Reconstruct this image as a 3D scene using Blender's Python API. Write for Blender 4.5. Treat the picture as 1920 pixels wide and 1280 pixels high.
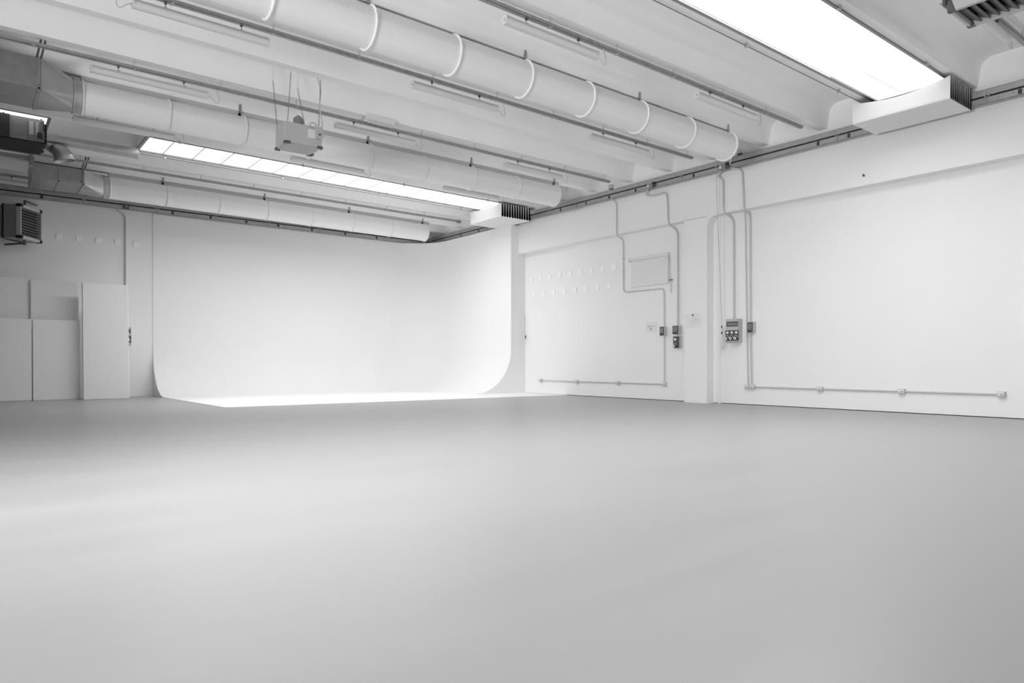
import bpy, math, random
from mathutils import Vector, Matrix
random.seed(4)
S = bpy.context.scene
for o in list(bpy.data.objects):
    bpy.data.objects.remove(o)
COL = S.collection
pi = math.pi

# ------------------------------------------------------------------ camera
YAW = math.atan(1028 / 1316)
cam_d = bpy.data.cameras.new('camera')
cam = bpy.data.objects.new('camera', cam_d)
COL.objects.link(cam)
cam.location = (0, 0, 0.8)
cam.rotation_euler = (pi / 2, 0, -YAW)
cam_d.sensor_width = 36.0
cam_d.lens = 1316 / 1920 * 36
cam_d.shift_y = 41 / 1920
cam_d.clip_start = 0.02
S.camera = cam

# ------------------------------------------------------------------ world, light, exposure
W = bpy.data.worlds.new('world')
S.world = W
W.use_nodes = True
W.node_tree.nodes['Background'].inputs[0].default_value = (0.8, 0.8, 0.8, 1)
W.node_tree.nodes['Background'].inputs[1].default_value = 0.3
SKY_GLOW = 1.6                     # radiance of the daylit opal skylight panels
SKY_W = 33.0                       # watts per square metre of daylight falling through each skylight
SKY_SPREAD = 160
FILL_GLOW = 1.6                    # radiance of the glow panel added on the unseen left wall


def skylight_beam(name, xa, xb, ya, yb, z, fall, k=1.0, spread=SKY_SPREAD):
    d = bpy.data.lights.new(name, 'AREA')
    d.shape = 'RECTANGLE'
    d.size, d.size_y = xb - xa, yb - ya
    d.energy = k * SKY_W * (xb - xa) * (yb - ya)
    d.spread = math.radians(spread)
    o = bpy.data.objects.new(name, d)
    COL.objects.link(o)
    o.location = ((xa + xb) / 2, (ya + yb) / 2, z + fall * (11.72 - (xa + xb) / 2))
    o.rotation_euler = (0, fall, 0)


for _xa, _xb, _y, _k, _s in ((-1.0, 1.15, 4.034, 1.75, 112), (2.65, 5.6, 4.034, 1.25, 160), (5.6, 9.7, 4.034, 0.92, 160),
                             (2.65, 9.6, 14.051, 0.86, 160)):
    skylight_beam('skylight_daylight', _xa, _xb, _y + 0.09, _y + 1.05, 4.850, 0.009, _k, _s)
S.view_settings.view_transform = 'Standard'
S.view_settings.look = 'None'
S.view_settings.gamma = 1
S.view_settings.use_curve_mapping = False
S.view_settings.exposure = 0.13
S.cycles.max_bounces = 16
S.cycles.diffuse_bounces = 10
S.cycles.glossy_bounces = 4
S.cycles.use_denoising = True
S.cycles.caustics_reflective = False
S.cycles.caustics_refractive = False


# fill lamps added at the unseen left and near walls to brighten the roof
def fill_light(loc, aim, w, sx, sy, spread):
    d = bpy.data.lights.new('added_fill_light', 'AREA')
    d.shape = 'RECTANGLE'
    d.size, d.size_y = sx, sy
    d.energy = w
    d.spread = math.radians(spread)
    o = bpy.data.objects.new('added_fill_light', d)
    COL.objects.link(o)
    o.location = loc
    o.rotation_euler = (Vector(aim) - Vector(loc)).to_track_quat('-Z', 'Y').to_euler()


fill_light((-9.2, 3.4, 1.3), (6.0, 7.6, 4.3), 440, 6.0, 2.4, 100)
fill_light((5.5, -6.8, 1.2), (5.0, 0.0, 7.6), 130, 5.0, 2.0, 110)


# ------------------------------------------------------------------ materials
def mat(name, g, rough=0.6, metal=0.0, spec=0.4, noise=0.0, scale=3.0, bump=0.0, nrough=0.0):
    m = bpy.data.materials.new(name)
    m.use_nodes = True
    nt = m.node_tree
    b = nt.nodes['Principled BSDF']
    b.inputs['Base Color'].default_value = (g, g, g, 1)
    b.inputs['Roughness'].default_value = rough
    b.inputs['Metallic'].default_value = metal
    b.inputs['Specular IOR Level'].default_value = spec
    if noise or bump or nrough:
        tc = nt.nodes.new('ShaderNodeTexCoord')
        n = nt.nodes.new('ShaderNodeTexNoise')
        n.inputs['Scale'].default_value = scale
        n.inputs['Detail'].default_value = 6
        nt.links.new(tc.outputs['Object'], n.inputs['Vector'])
        if noise:
            r = nt.nodes.new('ShaderNodeMapRange')
            r.inputs[1].default_value = 0.3
            r.inputs[2].default_value = 0.7
            r.inputs[3].default_value = g * (1 - noise)
            r.inputs[4].default_value = min(1, g * (1 + noise))
            nt.links.new(n.outputs['Fac'], r.inputs[0])
            nt.links.new(r.outputs[0], b.inputs['Base Color'])
        if nrough:
            r2 = nt.nodes.new('ShaderNodeMapRange')
            r2.inputs[1].default_value = 0.3
            r2.inputs[2].default_value = 0.7
            r2.inputs[3].default_value = rough - nrough
            r2.inputs[4].default_value = rough + nrough
            nt.links.new(n.outputs['Fac'], r2.inputs[0])
            nt.links.new(r2.outputs[0], b.inputs['Roughness'])
        if bump:
            bp = nt.nodes.new('ShaderNodeBump')
            bp.inputs['Strength'].default_value = bump
            bp.inputs['Distance'].default_value = 0.01
            nt.links.new(n.outputs['Fac'], bp.inputs['Height'])
            nt.links.new(bp.outputs[0], b.inputs['Normal'])
    return m


def floor_mat():
    m = mat('floor_resin', 0.34, 0.38, spec=0.5)
    nt = m.node_tree
    b = nt.nodes['Principled BSDF']
    tc = nt.nodes.new('ShaderNodeTexCoord')
    mp = nt.nodes.new('ShaderNodeMapping')
    mp.inputs['Scale'].default_value = (0.35, 1.6, 1)
    mp.inputs['Rotation'].default_value = (0, 0, 0.5)
    n = nt.nodes.new('ShaderNodeTexNoise')
    n.inputs['Scale'].default_value = 1.3
    n.inputs['Detail'].default_value = 7
    n.inputs['Distortion'].default_value = 0.6
    nt.links.new(tc.outputs['Object'], mp.inputs[0])
    nt.links.new(mp.outputs[0], n.inputs['Vector'])
    r = nt.nodes.new('ShaderNodeMapRange')
    r.inputs[1].default_value, r.inputs[2].default_value = 0.3, 0.7
    r.inputs[3].default_value, r.inputs[4].default_value = 0.33, 0.35
    nt.links.new(n.outputs['Fac'], r.inputs[0])
    # a few small dark specks
    v = nt.nodes.new('ShaderNodeTexVoronoi')
    v.inputs['Scale'].default_value = 0.9
    nt.links.new(tc.outputs['Object'], v.inputs['Vector'])
    lt = nt.nodes.new('ShaderNodeMath')
    lt.operation = 'LESS_THAN'
    lt.inputs[1].default_value = 0.006
    nt.links.new(v.outputs['Distance'], lt.inputs[0])
    mx = nt.nodes.new('ShaderNodeMix')
    mx.data_type = 'RGBA'
    nt.links.new(lt.outputs[0], mx.inputs[0])
    nt.links.new(r.outputs[0], mx.inputs[6])
    mx.inputs[7].default_value = (0.33, 0.33, 0.33, 1)
    nt.links.new(mx.outputs[2], b.inputs['Base Color'])
    r2 = nt.nodes.new('ShaderNodeMapRange')
    r2.inputs[1].default_value, r2.inputs[2].default_value = 0.3, 0.7
    r2.inputs[3].default_value, r2.inputs[4].default_value = 0.34, 0.40
    nt.links.new(n.outputs['Fac'], r2.inputs[0])
    nt.links.new(r2.outputs[0], b.inputs['Roughness'])
    return m


def duct_mat():
    """white painted sheet with rows of small drilled holes (uv in metres: along, around from the crown)"""
    m = mat('perforated_white_duct', 0.9, 0.45, spec=0.4)
    nt = m.node_tree
    b = nt.nodes['Principled BSDF']

    def M(op, a, bb=None):
        k = nt.nodes.new('ShaderNodeMath')
        k.operation = op
        for i, s in enumerate((a, bb)):
            if s is None:
                continue
            if isinstance(s, (int, float)):
                k.inputs[i].default_value = s
            else:
                nt.links.new(s, k.inputs[i])
        return k.outputs[0]
    uv = nt.nodes.new('ShaderNodeUVMap')
    sp = nt.nodes.new('ShaderNodeSeparateXYZ')
    nt.links.new(uv.outputs[0], sp.inputs[0])
    P = 0.027
    v = M('DIVIDE', sp.outputs[1], P)
    row = M('FLOOR', v)
    u = M('ADD', M('DIVIDE', sp.outputs[0], P), M('MULTIPLY', row, 0.37))
    du = M('SUBTRACT', M('FRACT', u), 0.5)
    dv = M('SUBTRACT', M('FRACT', v), 0.5)
    d = M('SQRT', M('ADD', M('MULTIPLY', du, du), M('MULTIPLY', dv, dv)))
    dot = M('LESS_THAN', d, 0.24)
    av = M('ABSOLUTE', sp.outputs[1])
    band = M('MULTIPLY', M('GREATER_THAN', av, 0.12), M('LESS_THAN', av, 0.34))
    mask = M('MULTIPLY', dot, band)
    fine = M('LESS_THAN', M('FRACT', M('DIVIDE', sp.outputs[1], 0.03)), 0.16)
    band2 = M('MULTIPLY', M('GREATER_THAN', av, 0.34), M('LESS_THAN', av, 0.52))
    mask2 = M('MULTIPLY', M('MULTIPLY', fine, band2), 0.12)
    mx = nt.nodes.new('ShaderNodeMix')
    mx.data_type = 'RGBA'
    nt.links.new(M('MAXIMUM', M('MULTIPLY', mask, 0.6), mask2), mx.inputs[0])
    mx.inputs[6].default_value = (0.9, 0.9, 0.9, 1)
    mx.inputs[7].default_value = (0.2, 0.2, 0.2, 1)
    nt.links.new(mx.outputs[2], b.inputs['Base Color'])
    return m


def emit_mat(name, strength):
    """plain emission for the daylit opal sheets and the added left panel"""
    m = bpy.data.materials.new(name)
    m.use_nodes = True
    nt = m.node_tree
    nt.nodes.clear()
    e = nt.nodes.new('ShaderNodeEmission')
    e.inputs[0].default_value = (1, 1, 1, 1)
    e.inputs[1].default_value = strength
    out = nt.nodes.new('ShaderNodeOutputMaterial')
    nt.links.new(e.outputs[0], out.inputs[0])
    return m


def fabric_mat():
    """blackout cloth: white on the room side, shade inside the folds put in as black back faces"""
    m = mat('blind_fabric', 0.8, 0.8, spec=0.1)
    nt = m.node_tree
    b = nt.nodes['Principled BSDF']
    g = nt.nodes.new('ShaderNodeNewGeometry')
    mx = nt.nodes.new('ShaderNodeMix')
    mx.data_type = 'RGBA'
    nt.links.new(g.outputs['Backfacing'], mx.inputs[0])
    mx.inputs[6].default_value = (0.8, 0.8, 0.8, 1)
    mx.inputs[7].default_value = (0.012, 0.012, 0.012, 1)  # dark fold interiors put into the back-face colour
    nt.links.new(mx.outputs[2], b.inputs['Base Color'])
    return m


M_WALL = mat('white_wall_paint', 0.86, 0.75, spec=0.25, noise=0.01, scale=1.2)
M_CEIL = mat('white_concrete', 0.92, 0.8, spec=0.2, noise=0.02, scale=1.5, bump=0.04)
M_FLOOR = floor_mat()
M_CYC = mat('matt_white_cyclorama', 0.88, 0.85, spec=0.15, noise=0.006, scale=0.8)
M_GALV = mat('galvanised_steel', 0.44, 0.42, metal=0.55, noise=0.12, scale=22)
M_GALV_D = mat('dull_galvanised_steel', 0.36, 0.5, metal=0.4, noise=0.12, scale=18)
M_SHEET = mat('zinc_sheet', 0.36, 0.38, metal=0.6, noise=0.1, scale=9)
M_TRANS = mat('bright_zinc_sheet', 0.5, 0.3, metal=0.6, noise=0.08, scale=6)
M_FLUE = mat('bright_flue_pipe', 0.5, 0.4, metal=0.6, noise=0.06, scale=12)
M_DARK = mat('dark_plastic', 0.04, 0.5)
M_DGREY = mat('dark_grey_plastic', 0.09, 0.45)
M_MGREY = mat('mid_grey_plastic', 0.24, 0.5)
M_LGREY = mat('light_grey_plastic', 0.52, 0.5)
M_PIPE = mat('grey_conduit', 0.55, 0.45)
M_WPLAS = mat('white_plastic', 0.78, 0.4)
M_DIFF = mat('clear_lamp_cover', 0.70, 0.3, spec=0.5)
M_LAMPB = mat('lamp_housing_grey', 0.55, 0.5)
M_RING = mat('white_duct_ring', 0.95, 0.5)
M_RINGF = mat('pale_duct_ring', 0.84, 0.5)
M_DUCT = duct_mat()
M_SKY = emit_mat('daylit_opal_panel', SKY_GLOW)
M_FRAME = mat('skylight_frame', 0.34, 0.5, metal=0.3, noise=0.05, scale=10)
M_FAB = fabric_mat()
M_STYRO = mat('painted_polystyrene', 0.80, 0.9, spec=0.1, noise=0.015, scale=14, bump=0.05)
M_HEAT = mat('heater_grey_enamel', 0.24, 0.45)
M_LOUV = mat('louvre_dark_grey', 0.13, 0.45)
M_HEATD = mat('heater_enamel_and_shade', 0.016, 0.6, spec=0.2)  # dark enamel parts, also the painted shade of the gas heater underside
M_HEATL = mat('heater_light_enamel', 0.5, 0.45)
M_BOX = mat('beige_cabinet_paint', 0.52, 0.5, noise=0.02)
M_PLATE = mat('white_plate', 0.93, 0.5)
M_PAPER = mat('paper_sheet', 0.79, 0.7)
M_INK = mat('ink', 0.12, 0.7)
M_SHADE = mat('roller_blind_fabric', 0.77, 0.9, spec=0.1)
M_CHAIN = mat('steel_chain', 0.25, 0.45, metal=0.5)
M_CORD = mat('pale_cord', 0.5, 0.8)
M_WIRE = mat('dark_wire', 0.16, 0.5)

# ------------------------------------------------------------------ mesh helpers
SLOPE = 0.009                     # the roof beams fall slightly towards the right-hand wall
XF = 11.72                        # face of the right-hand beams and columns
XR = 11.95                        # face of the recessed wall panels
YB = 19.1                         # back wall


def wloc(o):
    p = Vector((0, 0, 0))
    while o is not None:
        p += o.location
        o = o.parent
    return p


class MB:
    def __init__(s):
        s.v, s.f, s.uv = [], [], {}

    def add(s, vs, fs):
        n = len(s.v)
        s.v += [Vector(p) for p in vs]
        s.f += [tuple(i + n for i in f) for f in fs]
        return s

    def box(s, x0, x1, y0, y1, z0, z1, m=None):
        vs = [Vector((x, y, z)) for x in (x0, x1) for y in (y0, y1) for z in (z0, z1)]
        if m is not None:
            vs = [m @ p for p in vs]
        return s.add(vs, [(0, 1, 3, 2), (4, 6, 7, 5), (0, 4, 5, 1), (2, 3, 7, 6), (0, 2, 6, 4), (1, 5, 7, 3)])

    def rbox(s, x0, x1, y0, y1, z0, z1, r=0.01, axis='x', n=4, m=None):
        """box whose edges along one axis are rounded"""
        pts = []
        if axis == 'x':
            a0, a1, b0, b1, c0, c1 = y0, y1, z0, z1, x0, x1
        elif axis == 'y':
            a0, a1, b0, b1, c0, c1 = x0, x1, z0, z1, y0, y1
        else:
            a0, a1, b0, b1, c0, c1 = x0, x1, y0, y1, z0, z1
        for (ca, cb, st) in ((a1 - r, b1 - r, 0), (a0 + r, b1 - r, 1), (a0 + r, b0 + r, 2), (a1 - r, b0 + r, 3)):
            for i in range(n + 1):
                t = (st + i / n) * pi / 2
                pts.append((ca + r * math.cos(t), cb + r * math.sin(t)))
        return s.prism(pts, c0, c1, axis, m)

    def prism(s, pts, c0, c1, axis='x', m=None):
        N = len(pts)

        def P(a, b, c):
            p = {'x': (c, a, b), 'y': (a, c, b), 'z': (a, b, c)}[axis]
            p = Vector(p)
            return m @ p if m is not None else p
        vs = [P(a, b, c0) for a, b in pts] + [P(a, b, c1) for a, b in pts]
        fs = [(i, (i + 1) % N, N + (i + 1) % N, N + i) for i in range(N)]
        fs += [tuple(range(N))[::-1], tuple(range(N, 2 * N))]
        return s.add(vs, fs)

    def tube(s, pts, r, n=8, cap=True):
        pts = [Vector(p) for p in pts]
        N = len(pts)
        if not hasattr(r, '__len__'):
            r = [r] * N
        T = []
        for i in range(N):
            d = pts[min(i + 1, N - 1)] - pts[max(i - 1, 0)]
            T.append(d.normalized())
        ref = Vector((0, 0, 1)) if abs(T[0].z) < 0.9 else Vector((1, 0, 0))
        nrm = (ref - T[0] * ref.dot(T[0])).normalized()
        vs, fs = [], []
        for i in range(N):
            nrm = (nrm - T[i] * nrm.dot(T[i])).normalized()
            bi = T[i].cross(nrm)
            for k in range(n):
                a = 2 * pi * k / n
                vs.append(pts[i] + (nrm * math.cos(a) + bi * math.sin(a)) * r[i])
        for i in range(N - 1):
            for k in range(n):
                k2 = (k + 1) % n
                fs.append((i * n + k, i * n + k2, (i + 1) * n + k2, (i + 1) * n + k))
        if cap:
            fs.append(tuple(range(n))[::-1])
            fs.append(tuple(range((N - 1) * n, N * n)))
        return s.add(vs, fs)

    def grid(s, rows):
        n = len(rows[0])
        vs = [p for r in rows for p in r]
        fs = [(i * n + k, i * n + k + 1, (i + 1) * n + k + 1, (i + 1) * n + k)
              for i in range(len(rows) - 1) for k in range(n - 1)]
        return s.add(vs, fs)

    def build(s, name, material, parent=None, slope=False, smooth=None, bevel=0.0, solid=0.0, keep=False):
        me = bpy.data.meshes.new(name)
        vs = s.v
        if slope:
            vs = [Vector((p.x, p.y, p.z + SLOPE * (XF - p.x))) for p in vs]
        off = wloc(parent) if parent else Vector((0, 0, 0))
        me.from_pydata([tuple(p - off) for p in vs], [], s.f)
        me.validate()
        import bmesh
        bm = bmesh.new()
        bm.from_mesh(me)
        if not keep:
            bmesh.ops.recalc_face_normals(bm, faces=bm.faces)
        bm.to_mesh(me)
        bm.free()
        o = bpy.data.objects.new(name, me)
        COL.objects.link(o)
        me.materials.append(material)
        if parent:
            o.parent = parent
        if smooth:
            for p in me.polygons:
                p.use_smooth = True
            me.set_sharp_from_angle(angle=math.radians(smooth))
        if bevel:
            b = o.modifiers.new('bevel', 'BEVEL')
            b.width = bevel
            b.segments = 2
            b.limit_method = 'ANGLE'
        if solid:
            q = o.modifiers.new('solid', 'SOLIDIFY')
            q.thickness = solid
            q.offset = 0
        return o


def fillet(pts, rad, n=5):
    """round the corners of a polyline"""
    pts = [Vector(p) for p in pts]
    out = [pts[0]]
    for i in range(1, len(pts) - 1):
        a, b, c = pts[i - 1], pts[i], pts[i + 1]
        la, lc = (a - b).length, (c - b).length
        d = min(rad, la * 0.49, lc * 0.49)
        p0 = b + (a - b).normalized() * d
        p1 = b + (c - b).normalized() * d
        for k in range(n + 1):
            t = k / n
            out.append(p0 * (1 - t) ** 2 + b * 2 * t * (1 - t) + p1 * t * t)
    out.append(pts[-1])
    return out


def smooth_path(pts, n=6):
    """Catmull-Rom through the points"""
    P = [Vector(p) for p in pts]
    P = [P[0] * 2 - P[1]] + P + [P[-1] * 2 - P[-2]]
    out = []
    for i in range(1, len(P) - 2):
        a, b, c, d = P[i - 1:i + 3]
        for k in range(n):
            t = k / n
            out.append(0.5 * ((2 * b) + (c - a) * t + (2 * a - 5 * b + 4 * c - d) * t * t + (3 * b - a - 3 * c + d) * t ** 3))
    out.append(P[-2])
    return out


def tag(o, label, cat, group=None):
    o['label'] = label
    o['category'] = cat
    if group:
        o['group'] = group
    return o


def thing(name, label, cat, loc=(0, 0, 0), group=None):
    o = bpy.data.objects.new(name, None)
    o.empty_display_size = 0.1
    COL.objects.link(o)
    o.location = loc
    return tag(o, label, cat, group)


def struct(o):
    o['kind'] = 'structure'
    return o


def copy_tree(o, parent=None):
    c = o.copy()
    COL.objects.link(c)
    if parent is not None:
        c.parent = parent
    for ch in list(o.children):
        copy_tree(ch, c)
    return c


# ------------------------------------------------------------------ room shell
X0, Y0 = -9.5, -7.0               # unseen left and near walls
ZTOP = 5.75
struct(MB().box(X0 - 0.3, XR + 0.4, Y0 - 0.3, YB + 0.4, -0.2, 0).build('floor', M_FLOOR))

# right-hand wall: flush beam and columns in front of recessed panels
COLS = [(2.62, 3.20), (8.67, 9.23), (14.72, 15.30), (-3.43, -2.85)]
wr = MB()
wr.box(XF, XR + 0.3, Y0, YB + 0.3, 3.74, ZTOP)
wr.box(XR, XR + 0.3, Y0, YB + 0.3, 0.012, 3.745)
for a, b in COLS:
    wr.box(XF, XR + 0.1, a, b, 0, 3.745)
# rounded upper corner of the recess beside the middle column
pts = [(8.675, 3.745)]
R = 0.22
for i in range(7):
    t = i / 6 * pi / 2
    pts.append((8.67 - R + R * math.cos(t), 3.74 - R + R * math.sin(t)))
wr.prism(pts, XF + 0.004, XR + 0.05, 'x')
# slim upright trim beside the column
wr.box(XR - 0.03, XR + 0.05, 8.50, 8.56, 0.0, 3.745)
struct(wr.build('wall_right', M_WALL))
struct(MB().box(X0 - 0.3, XR + 0.3, YB, YB + 0.3, 0, ZTOP).build('wall_back', M_WALL))
m = MB()
m.box(X0 - 0.3, X0, Y0, 10.4, 0, ZTOP)
m.box(X0 - 0.3, -1.0, 10.4, 10.6, 0, ZTOP)
m.box(-1.2, -1.0, 10.6, YB, 0, ZTOP)  # unseen dark partition added to keep light off the far left corner
struct(m.build('wall_left', mat('left_wall_paint', 0.12, 0.8)))
struct(MB().box(X0 - 0.3, XR + 0.3, Y0 - 0.3, Y0, 0, ZTOP).build('wall_front', mat('front_wall_paint', 0.12, 0.8)))

# ceiling: parallel ribs with rounded troughs, two troughs hold skylights
RIB0, PITCH = 6.26, 1.113


RIB_SHIFT = {-2: -0.05, -1: 0.045, 8: 0.12}     # the skylight bays are a little wider


def rib(k):
    return RIB0 + PITCH * k + RIB_SHIFT.get(k, 0)


ZS = 4.84                         # rib soffit height at the right-hand wall
HS = 0.075                        # half width of a soffit
ZC = 5.25
K0, K1 = -12, 12
SKY = {-2: [(-6.4, 1.15), (2.65, 11.6)], 7: [(-0.6, 1.15), (2.65, 11.6)]}


def trough(y0, y1):
    """section of one trough from soffit edge to soffit edge"""
    P = [(y0 + HS, ZS), (y0 + HS + 0.035, ZS + 0.22)]
    for i in range(1, 7):
        t = i / 6 * pi / 2
        P.append((y0 + HS + 0.035 + 0.17 * (1 - math.cos(t)), ZS + 0.22 + (ZC - ZS - 0.22) * math.sin(t)))
    Q = [(y0 + y1 - a, z) for a, z in P[::-1]]
    return P + Q


cl = MB()
for k in range(K0, K1):
    y0, y1 = rib(k), rib(k + 1)
    cl.grid([[(x, y0 - HS, ZS) for x in (X0, XR)], [(x, y0 + HS, ZS) for x in (X0, XR)]])
    runs = [(X0, XR)]
    if k in SKY:
        runs, x = [], X0
        for a, b in SKY[k]:
            runs.append((x, a))
            x = b
        runs.append((x, XR))
        for a, b in SKY[k]:
            for e in (a, b):      # boards closing the trough ends
                sec = trough(y0, y1)
                cl.add([(e, yy, zz) for yy, zz in sec], [tuple(range(len(sec)))])
    for a, b in runs:
        if b - a < 0.02:
            continue
        n = max(1, int((b - a) / 3))
        cl.grid([[(a + (b - a) * i / n, yy, zz) for i in range(n + 1)] for yy, zz in trough(y0, y1)])
cl.grid([[(x, rib(K1) - HS, ZS) for x in (X0, XR)], [(x, YB + 0.3, ZS) for x in (X0, XR)]])
struct(cl.build('ceiling', M_CEIL, slope=True, smooth=40))

# glow panel added on the unseen left wall to brighten the room
M_FILL = emit_mat('added_glow', FILL_GLOW)
struct(MB().grid([[(X0 + 0.01, 0.4, z), (X0 + 0.01, 6.4, z)] for z in (0.1, 2.4)]).build('window_8', M_FILL))

# skylights
nwin = 0
for k in (-2, 7):
    for a, b in SKY[k]:
        nwin += 1
        y0, y1 = rib(k) + HS, rib(k + 1) - HS
        pan = struct(MB().grid([[(x, y0 + 0.01, ZS + 0.022) for x in (a, b)], [(x, y1 - 0.045, ZS + 0.022) for x in (a, b)]])
                     .build('window_%d' % nwin, M_SKY, slope=True))
        fr = MB()
        fr.box(a, b, y0 - 0.035, y0 + 0.012, ZS - 0.008, ZS + 0.05)
        fr.box(a, b, y1 - 0.047, y1 + 0.004, ZS - 0.004, ZS + 0.05)
        fr.box(a - 0.02, a + 0.03, y0, y1, ZS + 0.004, ZS + 0.05)
        fr.box(b - 0.03, b + 0.02, y0, y1, ZS + 0.004, ZS + 0.05)
        f = fr.build('window_frame', M_FRAME, pan, slope=True)
        if k == 7:
            x = a + 0.45
            while x < b - 0.3:
                MB().box(x - 0.009, x + 0.009, y0 + 0.012, y1 - 0.05, ZS + 0.015, ZS + 0.021).build(
                    'glazing_seam', M_LGREY, pan, slope=True)
                x += 0.545

# ------------------------------------------------------------------ cyclorama
CYX, CYY = 3.68, 13.10
cy = thing('cyclorama', 'large white curved photo backdrop filling the far corner and sweeping onto the floor', 'backdrop', (7.8, 16, 0))
FT, RC, RF, ZT = 0.014, 1.25, 1.18, 4.49
yb, xr = YB - FT, XR - 0.48
path = [((CYX, yb), (0, -1))]
n = 10
for i in range(1, n):
    path.append(((CYX + (xr - RC - CYX) * i / n, yb), (0, -1)))
for i in range(13):
    t = pi / 2 - i / 12 * pi / 2
    path.append(((xr - RC + RC * math.cos(t), yb - RC + RC * math.sin(t)), (-math.cos(t), -math.sin(t))))
for i in range(1, 6):
    path.append(((xr, yb - RC - (yb - RC - 14.735) * i / 5), (-1, 0)))
prof = [(0, ZT)] + [(0, ZT - (ZT - RF) * i / 6) for i in range(1, 6)]
for i in range(13):
    t = i / 12 * pi / 2
    prof.append((RF * (1 - math.cos(t)), RF - RF * math.sin(t) + 0.006))
rows = []
for (p, nn) in path:
    rows.append([(p[0] + nn[0] * d, p[1] + nn[1] * d, z) for d, z in prof])
mb = MB().grid(rows)
mb.build('curved_backdrop', M_CYC, cy, smooth=60)
# returns: closed plywood sides and top edge behind the sheet
sd = MB()
pf = [(yb - d + 0.001, z - 0.001) for d, z in prof]
sd.prism([(YB, ZT)] + pf + [(YB, 0.0)], CYX - 0.006, CYX - 0.001, 'x')
pf = [(xr - d + 0.001, z - 0.001) for d, z in prof]
sd.prism([(XR, ZT)] + pf + [(XR, 0.0)], 14.722, 14.734, 'y')
top = [((p[0], p[1], ZT), (p[0] - nn[0] * 0.09, p[1] - nn[1] * 0.09, ZT)) for p, nn in path]
sd.grid([[a for a, b in top], [b for a, b in top]])
sd.build('side_return', M_CYC, cy)
fl = MB()
fl.prism([(CYX - 0.004, yb - RF + 0.05), (CYX + 0.03, CYY + 0.04), (XR, CYY - 0.05), (XR, 14.73), (xr - RF + 0.05, 14.73),
          (xr - RF + 0.05, yb - RF + 0.05)], 0.0005, 0.007, 'z')
fl.build('painted_floor_sheet', M_CYC, cy)

# ------------------------------------------------------------------ polystyrene flats
def flat(x0, x1, y, z1, lean, label, t=0.09):
    o = MB().box(-(x1 - x0) / 2, (x1 - x0) / 2, 0, t, 0.0, z1).build('polystyrene_flat', M_STYRO, bevel=0.014)
    o.location = ((x0 + x1) / 2, y, 0.0)
    o.rotation_euler = (-lean / z1, 0, 0)
    tag(o, label, 'foam board', 'white boards against the back wall')


flat(0.22, 1.155, 18.18, 1.76, 0.12, 'shorter white board, leftmost of the front boards against the back wall')
flat(1.165, 2.045, 18.16, 1.755, 0.12, 'shorter white board between its twin and the tall front board')
flat(2.065, 2.97, 17.90, 2.60, 0.20, 'tall white board at the right end of the row, beside the curved backdrop')
flat(0.20, 1.145, 18.50, 2.68, 0.20, 'tall white board behind, only its top showing over the leftmost short board', 0.07)
flat(1.15, 2.06, 18.44, 2.655, 0.20, 'tall white board behind, its top showing beside the tall front board', 0.07)

# ------------------------------------------------------------------ ventilation ducts
def duct(name, label, Y, zr, r, x0, x1, ring_xs, br_xs, w=0.013, m_ring=None, m_rail=None):
    D = thing(name, label, 'air duct', ((x0 + x1) / 2, Y, zr), 'perforated ventilation ducts')
    N = 48
    m = MB()
    xs = [x0 + (x1 - x0) * i / 12 for i in range(13)]
    rows = []
    for i in range(N + 1):
        a = 2 * pi * i / N
        rows.append([(x, Y - r * math.sin(a), zr + r * math.cos(a)) for x in xs])
    m.grid(rows)
    o = m.build('duct_tube', M_DUCT, D, slope=True, smooth=60)
    uvl = o.data.uv_layers.new(name='UVMap')
    nx = len(xs)
    off = wloc(D)
    for p in o.data.polygons:
        js = [v // nx for v in p.vertices]
        for li, vi in zip(p.loop_indices, p.vertices):
            a = 2 * pi * (vi // nx) / N
            if a > pi:
                a -= 2 * pi
            if max(js) > N // 2 and vi // nx <= N // 2 and a > 3.1:
                a = -pi
            uvl.data[li].uv = (o.data.vertices[vi].co.x + off.x, a * r)
    for i, x in enumerate(ring_xs):
        g = MB()
        rr = r + 0.010
        g.tube([(x + rr * 0, Y - rr * math.sin(t), zr + rr * math.cos(t)) for t in [2 * pi * k / 48 for k in range(49)]], w, 8, False)
        g.build('joint_ring', m_ring or M_RING, D, slope=True, smooth=60)
    e = MB()
    cap = [(x1, Y - r * math.sin(2 * pi * k / N), zr + r * math.cos(2 * pi * k / N)) for k in range(N)]
    e.add(cap, [tuple(range(N))])
    e.build('end_cap', M_RING, D, slope=True)
    rl = MB()
    rl.box(x0, x1 + 0.1, Y - 0.05, Y - 0.008, zr + r - 0.004, ZS - 0.002)
    rl.box(x0, x1 + 0.1, Y - 0.012, Y + 0.04, zr + r + 0.004, ZS - 0.002)
    rl.build('suspension_rail', m_rail or M_GALV_D, D, slope=True)
    for x in br_xs:
        b = MB()
        b.box(x - 0.022, x + 0.022, Y - HS - 0.012, Y - HS, ZS - 0.03, ZS + 0.12)
        b.box(x - 0.022, x + 0.022, Y - HS - 0.012, Y + HS, ZS - 0.034, ZS - 0.024)
        b.box(x - 0.022, x + 0.022, Y - 0.05, Y + 0.02, zr + r - 0.006, ZS - 0.03)
        b.build('hanger_bracket', M_GALV_D, D, slope=True)
    return D


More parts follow.
